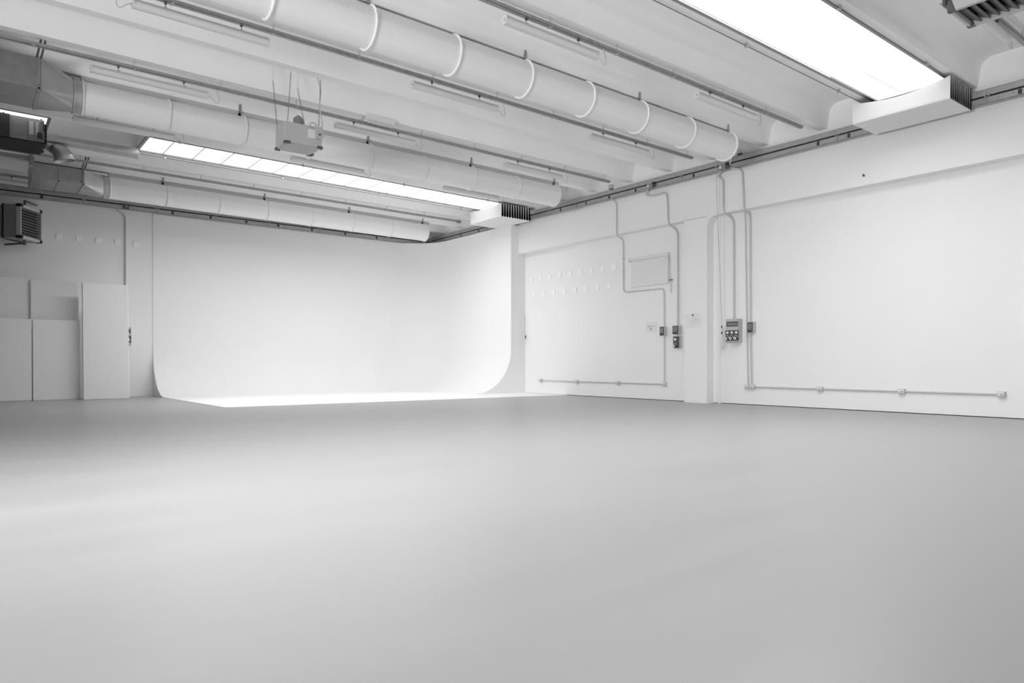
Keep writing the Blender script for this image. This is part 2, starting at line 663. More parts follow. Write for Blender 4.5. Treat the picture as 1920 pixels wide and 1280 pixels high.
duct('ventilation_duct', 'nearest and largest looking white perforated round duct running left of the big skylight',
     7.37, 4.579, 0.235, -3.0, 10.50, [10.49 - 1.14 * i for i in range(12)], [3.62 - 2.3, 3.62, 5.92, 8.18, 10.45])
D2 = duct('ventilation_duct', 'middle white round duct behind the hanging cabinet, fed by a metal box duct at left',
          11.82, 4.543, 0.23, 1.33, 10.42, [1.345 + 1.135 * i for i in range(9)], [3.55, 5.83, 8.12, 10.37], 0.011, M_RINGF, M_LGREY)
D3 = duct('ventilation_duct', 'farthest white round duct running above the back wall and curved backdrop',
          17.39, 4.525, 0.236, 2.47, 10.43, [2.48 + 1.133 * i for i in range(8)], [3.54, 5.82, 8.05, 10.3], 0.009, M_RINGF, M_LGREY)


def rect_feed(D, x0, x1, y0, y1, z0, z1, xe, Yc, zc, r, straps, seams):
    MB().box(x0, x1, y0, y1, z0, z1).build('box_section', M_SHEET, D, slope=True, bevel=0.006)
    for s in seams:
        m = MB()
        m.box(s - 0.012, s + 0.012, y0 - 0.012, y0 + 0.01, z0 - 0.012, z1 + 0.01)
        m.box(s - 0.012, s + 0.012, y0 - 0.012, y1 + 0.012, z0 - 0.012, z0 + 0.01)
        m.box(s - 0.012, s + 0.012, y1 - 0.01, y1 + 0.012, z0 - 0.012, z1 + 0.01)
        m.build('flange_seam', M_GALV_D, D, slope=True)
    # square-to-round transition
    n = 32
    A, B = [], []
    cyy, czz = (y0 + y1) / 2, (z0 + z1) / 2
    for i in range(n):
        a = 2 * pi * i / n + pi / n
        dy, dz = -math.sin(a), math.cos(a)
        B.append((xe, Yc + r * dy, zc + r * dz))
        q = int(((a - pi / 4) % (2 * pi)) // (pi / 2))       # facet side
        corner = [(y0, z1), (y0, z0), (y1, z0), (y1, z1)]
        # corners each feed a quarter fan of the round end
        qq = int((a % (2 * pi)) // (pi / 2))
        A.append((x1,) + corner[qq])
    m = MB()
    m.add(A + B, [(i, (i + 1) % n, n + (i + 1) % n, n + i) for i in range(n)])
    m.build('square_to_round_transition', M_TRANS, D, slope=True, smooth=25)
    c = MB()
    c.tube([(xe - 0.01, Yc, zc), (xe + 0.09, Yc, zc)], r + 0.008, 36, False)
    c.tube([(xe - 0.015, Yc, zc), (xe + 0.012, Yc, zc)], r + 0.016, 36, False)
    c.build('collar', M_FLUE, D, slope=True, smooth=40)
    for s in straps:
        for dx in (-0.024, 0.024):
            m = MB()
            q = [(s + dx - 0.012, y0 - 0.62, ZS + 0.10), (s + dx + 0.012, y0 - 0.62, ZS + 0.10), (s + dx + 0.012, y0 - 0.62, ZS - 0.02), (s + dx - 0.012, y0 - 0.62, ZS - 0.02)]
            m.box(s + dx - 0.012, s + dx + 0.012, y0 - 0.605, y0 - 0.595, ZS - 0.03, ZS + 0.09)
            m.tube([(s + dx, y0 - 0.60, ZS - 0.02), (s + dx, y0 + 0.05, z1 + 0.008)], 0.013, 4)
            m.build('hanging_strap', M_DGREY, D, slope=True)
        MB().tube([(s - 0.02, y0 - 0.008, z1), (s - 0.02, y0 - 0.008, z0 + 0.01)], 0.007, 6).build('tie_rod', M_GALV_D, D, slope=True)
        MB().tube([(s - 0.02, y0 - 0.008, z0 + 0.06), (s - 0.02, y0 - 0.008, z0 + 0.02)], 0.022, 8).build('rod_nut', M_MGREY, D, slope=True)

rect_feed(D2, -0.99, 0.82, 11.38, 12.36, 4.41, 4.82, 1.24, 11.82, 4.543, 0.23, [0.80], [-0.6, 0.17, 0.80])
rect_feed(D3, 1.10, 1.97, 16.92, 17.95, 4.42, 4.72, 2.38, 17.39, 4.525, 0.236, [1.95], [1.53, 1.96])
m = MB()
m.box(1.07, 1.10, 16.86, 18.01, 4.36, 4.78)
m.build('end_flange', M_SHEET, D3, slope=True)

# ------------------------------------------------------------------ lighting rails
def rail(Y, x0, x1, label, endbox=False):
    R = thing('lighting_rail', label, 'cable rail', ((x0 + x1) / 2, Y, 4.735), 'steel rails under the roof beams')
    m = MB()
    m.box(x0, x1, Y - 0.028, Y + 0.028, 4.712, 4.716)
    m.box(x0, x1, Y - 0.028, Y - 0.025, 4.712, 4.757)
    m.box(x0, x1, Y + 0.025, Y + 0.028, 4.712, 4.757)
    m.build('channel', M_GALV_D, R, slope=True)
    x = x0 + 0.55
    while x < x1:
        h = MB()
        h.box(x - 0.006, x + 0.006, Y - 0.005, Y + 0.005, 4.74, ZS + 0.002)
        h.box(x - 0.015, x + 0.015, Y - 0.034, Y + 0.034, 4.706, 4.712)
        h.build('rail_hanger', M_LGREY, R, slope=True)
        x += 1.13
    c = MB()
    c.tube([(x0, Y - 0.012, 4.724), (x1 - 0.3, Y - 0.008, 4.724)], 0.006, 6)
    c.tube([(x0, Y + 0.008, 4.724), (x1 - 0.6, Y + 0.01, 4.724)], 0.006, 6)
    c.build('cable', M_LGREY, R, slope=True)
    if endbox:
        MB().box(x1 - 0.02, x1 + 0.09, Y - 0.05, Y + 0.04, 4.69, 4.765).build('end_box', M_MGREY, R, slope=True, bevel=0.005)


rail(2.92, 4.0, 11.03, 'steel rail at the upper right corner, passing behind the grey louvred heater')
rail(6.26, -3.0, 11.02, 'steel rail between the big bright skylight and the nearest round duct')
rail(8.49, -0.98, 11.02, 'steel rail just below the nearest round duct, carrying three lamps')
rail(10.71, -0.98, 11.05, 'steel rail crossing behind the chains of the hanging cabinet')
rail(12.94, 1.0, 10.6, 'steel rail mostly hidden behind the middle round duct')
rail(16.28, -0.98, 10.80, 'steel rail below the far narrow skylight, ending in a small grey box', True)
rail(18.50, -0.98, 9.0, 'steel rail in the far left corner behind the farthest duct')

# ------------------------------------------------------------------ batten lights (unlit)
ZL = 4.588


def make_lamp(loc, label):
    L = thing('batten_light', label, 'ceiling light', (0, 0, 0), 'unlit fluorescent battens under the rails')
    h = 0.735
    c = MB()                                                     # clear cover with round belly
    P = [(-0.048, 0.012), (-0.05, -0.015), (-0.04, -0.036), (-0.02, -0.046), (0.02, -0.046), (0.04, -0.036), (0.05, -0.015), (0.048, 0.012)]
    c.prism(P, -h + 0.02, h - 0.02, 'x')
    c.build('lamp_cover', M_DIFF, L, smooth=50)
    b = MB()
    b.prism([(-0.05, 0.012), (0.05, 0.012), (0.036, 0.046), (-0.036, 0.046)], -h + 0.015, h - 0.015, 'x')
    b.build('lamp_housing', M_LAMPB, L)
    for s in (-1, 1):
        e = MB()
        e.prism([(p[0] * 1.06, p[1] * 1.06) for p in P[::-1]] + [(0.04, 0.05), (-0.04, 0.05)][::-1], s * h - 0.02 * (s > 0), s * h + 0.02 * (s < 0), 'x')
        e.build('end_cap', M_DIFF, L, smooth=50)
        k = MB()
        k.tube([(s * (h + 0.001), -0.02, -0.005), (s * (h + 0.012), -0.02, -0.005)], 0.016, 10)
        k.build('end_plug', M_LAMPB, L, smooth=50)
        g = MB()
        x = s * 0.41
        g.box(x - 0.016, x + 0.016, -0.03, 0.03, 0.044, 0.052)
        g.build('clip', M_DGREY, L)
        g = MB()
        g.box(x - 0.012, x + 0.012, -0.014, 0.014, 0.098, 0.130)
        g.build('rail_clip', M_DGREY, L)
        w = MB()
        w.tube(smooth_path([(x, 0, 0.05), (x + 0.007, 0, 0.062), (x - 0.004, 0, 0.078), (x, 0, 0.1)], 4), 0.004, 6)
        w.build('hook', M_WIRE, L)
    q = MB()
    q.tube(smooth_path([(h + 0.0, 0, 0.01), (h + 0.06, 0, -0.03), (h + 0.11, 0, -0.075), (h + 0.15, 0, -0.06),
                        (h + 0.145, 0, 0.03), (h + 0.10, 0, 0.128)], 6), 0.0055, 6)
    q.build('cable', M_PIPE, L)
    L.location = loc
    L.rotation_euler = (0, SLOPE, 0)
    return L


def lz(x):
    return ZL + SLOPE * (XF - x)


proto = make_lamp((5.51, 6.26, lz(5.51)), 'unlit batten beside the big skylight, upper of the two, above the nearest duct')
LAMPS = [
    (8.95, 6.26, 'unlit batten beside the big skylight, lower of the two, towards the right wall', 0),
    (2.17, 8.49, 'unlit batten at the top edge, leftmost of three on the rail under the nearest duct', 1),
    (5.61, 8.49, 'unlit batten, middle of three on the rail under the nearest duct', 0),
    (9.02, 8.49, 'unlit batten, rightmost of three on the rail under the nearest duct', 0),
    (2.05, 10.71, 'unlit batten above the middle duct near its metal feed box, left of the hanging cabinet', 0),
    (5.47, 10.71, 'unlit batten just right of the hanging cabinet, below the emergency light', 0),
    (8.92, 10.71, 'unlit batten above the right end of the middle duct', 0),
    (2.09, 12.94, 'unlit batten below the left end of the middle duct, over the flue pipe', 0),
    (5.58, 12.94, 'unlit batten below the middle duct, just under the hanging cabinet', 0),
    (8.96, 12.94, 'unlit batten below the right end of the middle duct, near the far folded blind', 0),
    (8.93, 2.92, 'unlit batten at the upper right corner below the louvred heater', 0),
    (0.40, 18.50, 'unlit batten in the far left corner beside the end flange of the box duct', 0),
]
for x, y, lab, flip in LAMPS:
    c = copy_tree(proto)
    c['label'] = lab
    c.location = (x, y, lz(x) - (0.03 if y == 12.94 and x < 3 else 0))   # this one hangs a little lower
    if flip:
        c.rotation_euler = (0, -SLOPE, pi)

# emergency light on the fourth rail
E1 = thing('emergency_light', 'small white emergency light fixed above the rail right of the hanging cabinet', 'emergency light', (5.5, 10.65, 4.75))
m = MB()
m.box(5.24, 5.76, 10.58, 10.64, 4.77, 4.87)
m.build('housing', M_WPLAS, E1, slope=True, bevel=0.01)
m = MB()
m.prism([(10.585, 4.765), (10.63, 4.765), (10.62, 4.72), (10.56, 4.72)], 5.27, 5.73, 'x')
m.build('diffuser', M_DIFF, E1, slope=True)
MB().tube(smooth_path([(5.24, 10.66, 4.80), (5.14, 10.68, 4.76), (5.0, 10.70, 4.76)]), 0.008, 6).build('cable', M_LGREY, E1, slope=True)

# ------------------------------------------------------------------ folded skylight blinds
def blind(label, xa, xb, ya, yb_, zt, zb, np_, wires, sag):
    B = thing('skylight_blind', label, 'blind', ((xa + xb) / 2, (ya + yb_) / 2, zb), 'folded fabric skylight blinds')
    w = (xb - xa) / np_
    prof = []
    for i in range(np_):
        x = xa + i * w
        j = random.uniform(-0.05, 0.05) * w
        for t, f in ((0.0, 0.20), (0.35, 0.17), (0.7, 0.10)):
            prof.append((x + f * w + j * t, t, i))
        for a in range(0, 9):
            an = a / 8 * pi
            prof.append((x + w * (0.5 - 0.43 * math.cos(an)) + j, 0.91 + 0.09 * math.sin(an), i))
        for t, f in ((0.7, 0.86), (0.35, 0.72), (0.0, 0.60)):
            prof.append((x + f * w + j * t, t, i))
    rows = []
    NY = 16
    for j in range(NY + 1):
        u = j / NY
        y = ya + (yb_ - ya) * u
        row = []
        for (x, t, i) in prof:
            s = sag * (4 * u * (1 - u)) * (1.0 if i == 0 else 0.55)
            row.append((x, y, zt - s * (1 - t) + (zb - zt) * t))
        rows.append(row)
    MB().grid(rows[::-1]).build('pleated_fabric', M_FAB, B, smooth=50, keep=True)
    for (yy, zz, x0) in wires:
        m = MB()
        m.tube([(x0, yy, zz + SLOPE * (XF - x0)), (11.7, yy, zz)], 0.006, 6)
        m.build('guide_wire', M_WIRE, B)
        x = 10.2
        while x > x0 + 0.3:
            z = zz + SLOPE * (XF - x)
            m = MB()
            m.box(x - 0.014, x + 0.014, yy - 0.02, yy + 0.02, z - 0.014, z + 0.014)
            m.box(x - 0.01, x + 0.01, yy - 0.012, yy + 0.012, z, 4.84 + SLOPE * (XF - x))
            m.build('wire_clip', M_GALV, B)
            x -= 2.35
    return B


BL1 = blind('folded white fabric blind at the wall end of the big bright skylight', 10.78, 11.55, 3.93, 5.29, 4.80, 4.47, 11,
            [(5.205, 4.805, 2.7), (4.00, 4.80, 2.7)], 0.085)
BL2 = blind('folded white fabric blind at the wall end of the far narrow skylight', 10.55, 11.5, 13.94, 15.30, 4.80, 4.46, 12,
            [(15.22, 4.80, 2.7), (14.02, 4.80, 2.7)], 0.03)
m = MB()
m.tube(smooth_path([(5.8, 4.62, 4.87), (8.0, 4.60, 4.80), (10.0, 4.62, 4.79), (10.9, 4.62, 4.80)]), 0.0035, 6)
m.build('draw_wire', M_CORD, BL1)

# ------------------------------------------------------------------ cable trunking on the walls
def trunk_right():
    T = thing('cable_trunking', 'double steel cable trunking along the top of the right-hand wall', 'cable trunking', (11.65, 10.5, 4.65))
    for nm, z0, z1, xx in (('lower_channel', 4.540, 4.633, 11.60), ('upper_channel', 4.655, 4.750, 11.61)):
        m = MB()
        m.box(xx, XF, 2.0, YB - 0.12, z0, z0 + 0.004)
        m.box(xx, xx + 0.004, 2.0, YB - 0.12, z0, z1)
        m.box(xx, XF, 2.0, YB - 0.12, z1 - 0.004, z1)
        m.build(nm, M_GALV, T)
    for y in (3.35, 5.28, 5.75, 6.28, 8.9, 10.45, 11.25, 12.0, 12.9, 15.6, 16.4, 17.3):
        MB().box(11.594, 11.6005, y - 0.022, y + 0.022, 4.555, 4.62).build('knockout', M_DARK, T)
    for y in (3.75, 5.95, 9.2, 10.0, 12.35, 13.35, 15.0, 16.0, 17.6):
        m = MB()
        m.box(11.588, 11.60, y - 0.012, y + 0.012, 4.535, 4.655)
        m.box(11.588, 11.66, y - 0.035, y + 0.035, 4.634, 4.655)
        m.build('coupling', M_GALV_D, T)
    return T


def trunk_back():
    T = thing('cable_trunking', 'double steel cable trunking along the top of the back wall over the backdrop', 'cable trunking', (5.5, 19.0, 4.6))
    for nm, z0, z1, yy in (('lower_channel', 4.500, 4.593, 18.98), ('upper_channel', 4.615, 4.710, 18.99)):
        m = MB()
        m.box(-1.0, 11.60, yy, YB, z0, z0 + 0.004)
        m.box(-1.0, 11.60, yy, yy + 0.004, z0, z1)
        m.box(-1.0, 11.60, yy, YB, z1 - 0.004, z1)
        m.build(nm, M_GALV, T)
    for x in (1.38, 4.1, 5.0, 5.9, 6.75, 7.7, 8.7, 9.7):
        MB().box(x - 0.028, x + 0.028, 18.974, 18.9805, 4.515, 4.58).build('knockout', M_DARK, T)
    for x in (2.2, 3.75, 5.12, 6.5, 7.9, 9.3):
        m = MB()
        m.box(x - 0.014, x + 0.014, 18.968, 18.98, 4.495, 4.615)
        m.box(x - 0.04, x + 0.04, 18.968, 19.0, 4.594, 4.615)
        m.build('coupling', M_GALV_D, T)


trunk_right()
trunk_back()

# ------------------------------------------------------------------ conduits on the right-hand wall
def pipe(name, pts, r, label, rad=0.12, material=None, cat='conduit', group='grey conduits on the walls', clips=()):
    P = thing(name, label, cat, pts[-1], group)
    MB().tube(fillet(pts, rad), r, 8).build('tube', material or M_PIPE, P, smooth=60)
    for c in clips:
        x, y, z = c
        MB().box(x - 0.006, x + r + 0.012, y - r - 0.012, y + r + 0.012, z - 0.012, z + 0.012).build('saddle_clip', M_LGREY, P)
    return P


XW, XU = XR - 0.022, XF - 0.022
pipe('conduit', [(11.60, 11.18, 4.545), (XU, 11.11, 4.45), (XU, 11.11, 3.70), (XW, 11.12, 3.64), (XW, 11.12, 2.43), (XW, 9.93, 2.42), (XW, 9.925, 1.60)],
     0.013, 'thin grey conduit stepping sideways under the small roller blind to the leftmost switch', 0.1,
     clips=[(XW, 11.12, 3.2), (XW, 11.12, 2.9)])
pipe('conduit', [(11.60, 10.10, 4.56), (11.60, 10.17, 4.42), (XU, 9.98, 4.40), (XU, 9.66, 4.42), (XU, 9.645, 4.2), (XU, 9.62, 3.72), (XW, 9.56, 3.62), (XW, 9.555, 1.60)],
     0.018, 'grey conduit with an S bend right of the small roller blind', 0.13)
pipe('conduit', [(11.58, 8.20, 4.57), (11.62, 8.36, 4.46), (XU, 8.27, 4.40), (XU, 8.26, 3.74), (XW, 8.185, 3.64), (XW, 8.175, 1.66)],
     0.021, 'thick grey conduit dropping to the large socket panel beside the column', 0.13)
pipe('conduit', [(11.60, 8.02, 4.54), (XU, 7.84, 4.50), (XU, 7.80, 3.72), (XW, 7.82, 3.66), (XW, 7.81, 1.56)],
     0.018, 'grey conduit right of the large socket panel, dropping to the rightmost switch', 0.1)
pipe('conduit', [(XW, 7.935, 3.74), (XW, 7.925, 3.5), (XW, 7.868, 0.40)], 0.013, 'thin grey conduit running down left of the rightmost switch', 0.1)
pipe('conduit', [(XW, 9.922, 1.44), (XW, 9.922, 0.40)], 0.013, 'thin grey conduit from the leftmost switch down to the corner socket', 0.05)
pipe('conduit', [(XW, 7.81, 1.42), (XW, 7.787, 0.40)], 0.016, 'grey conduit from the rightmost switch down to the low sockets', 0.05)
pipe('conduit', [(XW, 14.02, 0.352), (XW, 9.96, 0.352)], 0.012, 'horizontal grey conduit low on the wall nearest the backdrop', 0.05)
pipe('conduit', [(XW, 7.75, 0.348), (XW, 3.70, 0.346)], 0.013, 'horizontal grey conduit low on the right part of the wall', 0.05,
     clips=[(XW, 5.7, 0.348), (XW, 4.35, 0.348)])


# sockets
def make_socket(y, label):
    s = thing('wall_socket', label, 'socket', (XR, 0, 0.35), 'low surface sockets on the right wall')
    MB().box(XR - 0.055, XR, -0.052, 0.052, 0.312, 0.39).build('socket_box', M_LGREY, s, bevel=0.006)
    m = MB()
    m.box(XR - 0.062, XR - 0.054, -0.04, 0.04, 0.325, 0.38)
    m.build('hinged_cover', M_WPLAS, s, bevel=0.003)
    MB().box(XR - 0.0645, XR - 0.061, -0.03, 0.012, 0.338, 0.352).build('cover_grip', M_MGREY, s)
    s.location.y = y
    return s


sk = make_socket(14.05, 'low wall socket at the left end of the conduit nearest the backdrop')
for y, lab in ((12.67, 'second low wall socket from the backdrop'), (11.29, 'third low wall socket from the backdrop'),
               (9.92, 'low wall socket at the corner where the conduit turns up'),
               (7.885, 'low socket, left of the touching pair right of the column'), (7.77, 'low socket, right of the touching pair right of the column'),
               (6.42, 'low socket right of the touching pair, first along the right conduit'), (5.05, 'low socket in the middle of the right conduit'),
               (3.67, 'rightmost low socket at the end of the right conduit')):
    c = copy_tree(sk)
    c.location.y = y
    c['label'] = lab

# switches
def switch(y, z, hw, hh, d, label, slots):
    s = thing('isolator_switch', label, 'switch', (XR, y, z), 'grey switches on the right wall')
    MB().rbox(XR - d, XR, y - hw - 0.012, y + hw + 0.012, z - hh - 0.012, z + hh + 0.012, 0.02, 'x').build('housing', M_LGREY, s, smooth=40)
    MB().box(XR - d - 0.014, XR - d + 0.002, y - hw, y + hw, z - hh, z + hh).build('smoked_cover', M_DGREY, s, bevel=0.005)
    m = MB()
    m.box(XR - d - 0.016, XR - d - 0.013, y - hw * 0.72, y + hw * 0.72, z - hh * 0.45, z + hh * 0.72)
    m.build('label_window', M_MGREY, s)
    for k in range(slots):
        MB().box(XR - d - 0.018, XR - d - 0.015, y - hw * 0.6, y + hw * 0.4, z - hh * 0.25 + k * 0.03, z - hh * 0.25 + k * 0.03 + 0.008).build('switch_lever', M_DGREY, s)
    MB().box(XR - d - 0.02, XR - d - 0.01, y - hw * 0.5, y + hw * 0.6, z - hh, z - hh * 0.68).build('latch', M_DARK, s)


switch(9.93, 1.495, 0.055, 0.09, 0.09, 'small grey switch at left, on the thin conduit left of the column', 0)
switch(9.555, 1.505, 0.075, 0.085, 0.10, 'square grey switch directly above the single power socket', 2)
switch(7.78, 1.49, 0.06, 0.095, 0.09, 'small grey switch on the wall right of the large socket panel', 3)


def plug_cap(m_, x, y, z, r):
    pass


def power_socket(parent, x, y, z, r):
    n = MB()
    n.tube([(x, y, z), (x - 0.05, y, z - 0.012)], r, 20)
    n.build('socket_sleeve', M_DGREY, parent, smooth=40)
    n = MB()
    n.tube([(x - 0.05, y, z - 0.012), (x - 0.062, y, z - 0.015)], r * 0.8, 20)
    n.build('socket_cap', M_WPLAS, parent, smooth=40)
    n = MB()
    n.tube([(x - 0.062, y, z - 0.015), (x - 0.064, y, z - 0.015)], r * 0.25, 12)
    n.build('cap_screw', M_DGREY, parent)
    n = MB()
    pts = [(x - 0.03, y - (r + 0.012) * math.cos(t), z - 0.004 + (r + 0.012) * math.sin(t)) for t in [pi * (0.05 + 0.6 * k / 8) for k in range(9)]]
    n.tube(pts, 0.007, 6)
    n.build('lid_rim', M_LGREY, parent, smooth=40)


ps = thing('power_socket', 'single dark interlocked power socket with white cap under the square switch', 'socket', (XR, 9.585, 1.245))
MB().rbox(XR - 0.08, XR, 9.465, 9.625, 1.12, 1.375, 0.012, 'x').build('housing', M_LGREY, ps)
MB().box(XR - 0.10, XR - 0.078, 9.475, 9.625, 1.125, 1.37).build('front_plate', M_DGREY, ps, bevel=0.006)
MB().tube([(XR - 0.099, 9.56, 1.305), (XR - 0.118, 9.56, 1.305)], 0.028, 20).build('rotary_knob', M_WPLAS, ps, smooth=40)
power_socket(ps, XR - 0.1, 9.56, 1.18, 0.036)

pp = thing('socket_panel', 'large grey panel with breaker window and three capped power sockets beside the column', 'electrical panel', (XR, 8.2, 1.45))
MB().rbox(XR - 0.12, XR, 8.005, 8.295, 1.205, 1.67, 0.012, 'x').build('enclosure', M_LGREY, pp)
MB().box(XR - 0.132, XR - 0.119, 8.008, 8.29, 1.21, 1.665).build('front_plate', M_LGREY, pp, bevel=0.004)
MB().box(XR - 0.142, XR - 0.131, 8.015, 8.275, 1.52, 1.615).build('breaker_window', M_DGREY, pp, bevel=0.004)
MB().box(XR - 0.144, XR - 0.141, 8.03, 8.25, 1.545, 1.585).build('breaker_row', M_MGREY, pp)
MB().box(XR - 0.145, XR - 0.131, 8.002, 8.298, 1.245, 1.445).build('socket_plate', M_DGREY, pp, bevel=0.004)
for i in range(3):
    y = 8.245 - i * 0.1
    MB().tube([(XR - 0.144, y, 1.40), (XR - 0.155, y, 1.40)], 0.026, 18).build('indicator', M_WPLAS, pp, smooth=40)
    power_socket(pp, XR - 0.145, y, 1.30, 0.036)
for y in (8.28, 8.02):
    for z in (1.22, 1.48, 1.652):
        MB().tube([(XR - 0.131, y, z), (XR - 0.136, y, z)], 0.009, 8).build('cover_screw', M_MGREY, pp)

# notices
nt_ = thing('wall_notice', 'pale printed notice in a clear sleeve on the column front', 'notice', (XF, 9.0, 1.68))
MB().box(XF - 0.006, XF, 8.805, 9.2, 1.53, 1.82).build('sheet', M_PAPER, nt_)
MB().box(XF - 0.008, XF - 0.005, 8.99, 9.03, 1.765, 1.80).build('printed_mark', M_INK, nt_)
m = MB()
m.tube([(XF - 0.007, 9.03, 1.665), (XF - 0.007, 8.99, 1.68), (XF - 0.007, 8.93, 1.69), (XF - 0.007, 8.88, 1.685), (XF - 0.007, 8.86, 1.66)], 0.003, 5)
m.build('drawn_line', M_MGREY, nt_)
for z, a, b in ((1.725, 8.9, 8.99), (1.63, 8.95, 9.04), (1.60, 8.9, 9.0)):
    MB().box(XF - 0.0075, XF - 0.005, a, b, z, z + 0.005).build('printed_line', M_LGREY, nt_)
n2 = thing('wall_notice', 'small pale notice with a grey dot, left of the switches', 'notice', (XR, 10.3, 1.6))
MB().box(XR - 0.012, XR, 10.15, 10.45, 1.50, 1.71).build('sheet', M_PAPER, n2)
MB().tube([(XR - 0.011, 10.31, 1.56), (XR - 0.017, 10.31, 1.56)], 0.02, 14).build('dot', M_MGREY, n2)
MB().box(XR - 0.016, XR - 0.011, 10.19, 10.41, 1.605, 1.625).build('printed_line', M_LGREY, n2)

# roller blind
rb = thing('roller_blind', 'small pale roller blind pulled down on the right-hand wall', 'blind', (XR, 10.34, 2.5))
MB().tube([(XR - 0.05, 9.80, 3.14), (XR - 0.05, 10.90, 3.14)], 0.032, 16).build('roller', M_PAPER, rb, smooth=40)
MB().box(XR - 0.025, XR - 0.019, 9.82, 10.88, 2.53, 3.14).build('blind_fabric', M_SHADE, rb)
MB().tube([(XR - 0.022, 9.82, 2.53), (XR - 0.022, 10.88, 2.53)], 0.013, 10).build('bottom_bar', M_PAPER, rb, smooth=40)
for y in (9.79, 10.905):
    MB().box(XR - 0.085, XR, y - 0.006, y + 0.006, 3.09, 3.18).build('end_bracket', M_PAPER, rb)
m = MB()
m.tube(smooth_path([(XR - 0.06, 9.775, 3.14), (XR - 0.05, 9.76, 2.8), (XR - 0.03, 9.745, 2.35), (XR - 0.03, 9.735, 2.33), (XR - 0.03, 9.73, 2.4), (XR - 0.05, 9.75, 2.9), (XR - 0.06, 9.77, 3.13)]), 0.005, 5)
m.build('pull_chain', M_PIPE, rb)
MB().box(XR - 0.05, XR - 0.02, 9.70, 9.775, 2.57, 2.60).build('chain_holder', M_MGREY, rb)

# square plates on the walls
wp = MB().box(-0.016, 0.0, -0.062, 0.062, -0.065, 0.065).build('wall_plate', M_PLATE, bevel=0.004)
tag(wp, 'small square white plate, leftmost of the upper row right of the backdrop', 'wall plate', 'square plates on the right wall')
wp.location = (XR, 14.46, 3.035)
ORD = ['second', 'third', 'fourth', 'fifth', 'sixth', 'seventh', 'eighth']
for i in range(1, 9):
    c = wp.copy()
    COL.objects.link(c)
    c.location = (XR, 14.46 - i * 0.379, 3.035)
    c['label'] = ('small square white plate, %s from the left in the upper row of the right wall' % ORD[i - 1]) if i < 8 else \
        'small square white plate, rightmost of the upper row, nearest the roller blind'
for i in range(8):
    c = wp.copy()
    COL.objects.link(c)
    c.location = (XR, 14.34 - i * 0.394, 2.61)
    c['label'] = ('small square white plate, %s in the lower row of the right wall' % ('leftmost' if i == 0 else ORD[i - 1] + ' from the left')) if i < 7 else \
        'small square white plate, rightmost of the lower row of the right wall'
BP = ['half hidden beside the wall heater', 'first clear one right of the wall heater', 'second right of the wall heater',
      'third right of the wall heater', 'just left of the back wall conduit', 'between the back wall conduit and the backdrop']
for i, x in enumerate((1.345, 1.727, 2.12, 2.515, 2.91, 3.305)):
    c = wp.copy()
    COL.objects.link(c)
    c.rotation_euler = (0, 0, pi / 2)
    c.location = (x, YB, 3.705)
    c['group'] = 'square plates on the back wall'
    c['label'] = 'small square plate on the back wall, ' + BP[i]

# cords
pc = thing('pull_cord', 'long pale cord with dark toggles hanging beside the column', 'cord', (11.5, 8.4, 1.07))
m = MB()
m.tube([(11.50, 8.31, 4.82), (11.80, 8.37, 1.55)], 0.006, 6)
m.build('cord', M_CORD, pc)
m = MB()
m.tube(smooth_path([(11.80, 8.37, 1.53), (11.81, 8.35, 1.36), (11.82, 8.33, 1.15), (11.82, 8.36, 1.08), (11.82, 8.39, 1.1), (11.81, 8.36, 1.3), (11.80, 8.345, 1.5)]), 0.006, 6)
m.build('cord_loop', M_CORD, pc)
for z in (1.52, 1.40):
    MB().tube([(11.80, 8.375, z - 0.03), (11.80, 8.375, z), (11.80, 8.374, z + 0.03)], [0.006, 0.014, 0.006], 8).build('toggle', M_DARK, pc)
pc2 = thing('pull_cord', 'pale cord with a dark toggle hanging at the edge of the backdrop', 'cord', (11.85, 14.6, 1.3))
MB().tube([(11.88, 14.66, 2.1), (11.87, 14.60, 1.3)], 0.006, 6).build('cord', M_CORD, pc2)
MB().tube([(11.87, 14.61, 1.46), (11.87, 14.61, 1.50), (11.87, 14.605, 1.56)], [0.008, 0.02, 0.008], 8).build('toggle', M_DGREY, pc2)

hk = tag(MB().tube([(XF, 5.555, 3.895), (XF - 0.03, 5.555, 3.895), (XF - 0.04, 5.55, 3.915)], 0.014, 8).build('wall_hook', M_DGREY),
         'small dark hook alone on the upper right wall', 'hook')

# junction boxes and sensors on the trunking
def jbox(y, label):
    j = thing('junction_box', label, 'junction box', (11.58, y, 4.60), 'junction boxes on the trunking')
    MB().box(11.53, 11.61, y - 0.09, y + 0.05, 4.53, 4.64).build('housing', M_MGREY, j, bevel=0.006)
    MB().box(11.525, 11.532, y - 0.0, y + 0.035, 4.56, 4.615).build('label_plate', M_WPLAS, j)
    MB().tube([(11.57, y - 0.09, 4.59), (11.57, y - 0.15, 4.59)], 0.028, 10).build('cable_gland', M_DGREY, j)
    MB().box(11.54, 11.6, y - 0.13, y - 0.09, 4.63, 4.66).build('clamp', M_DARK, j)


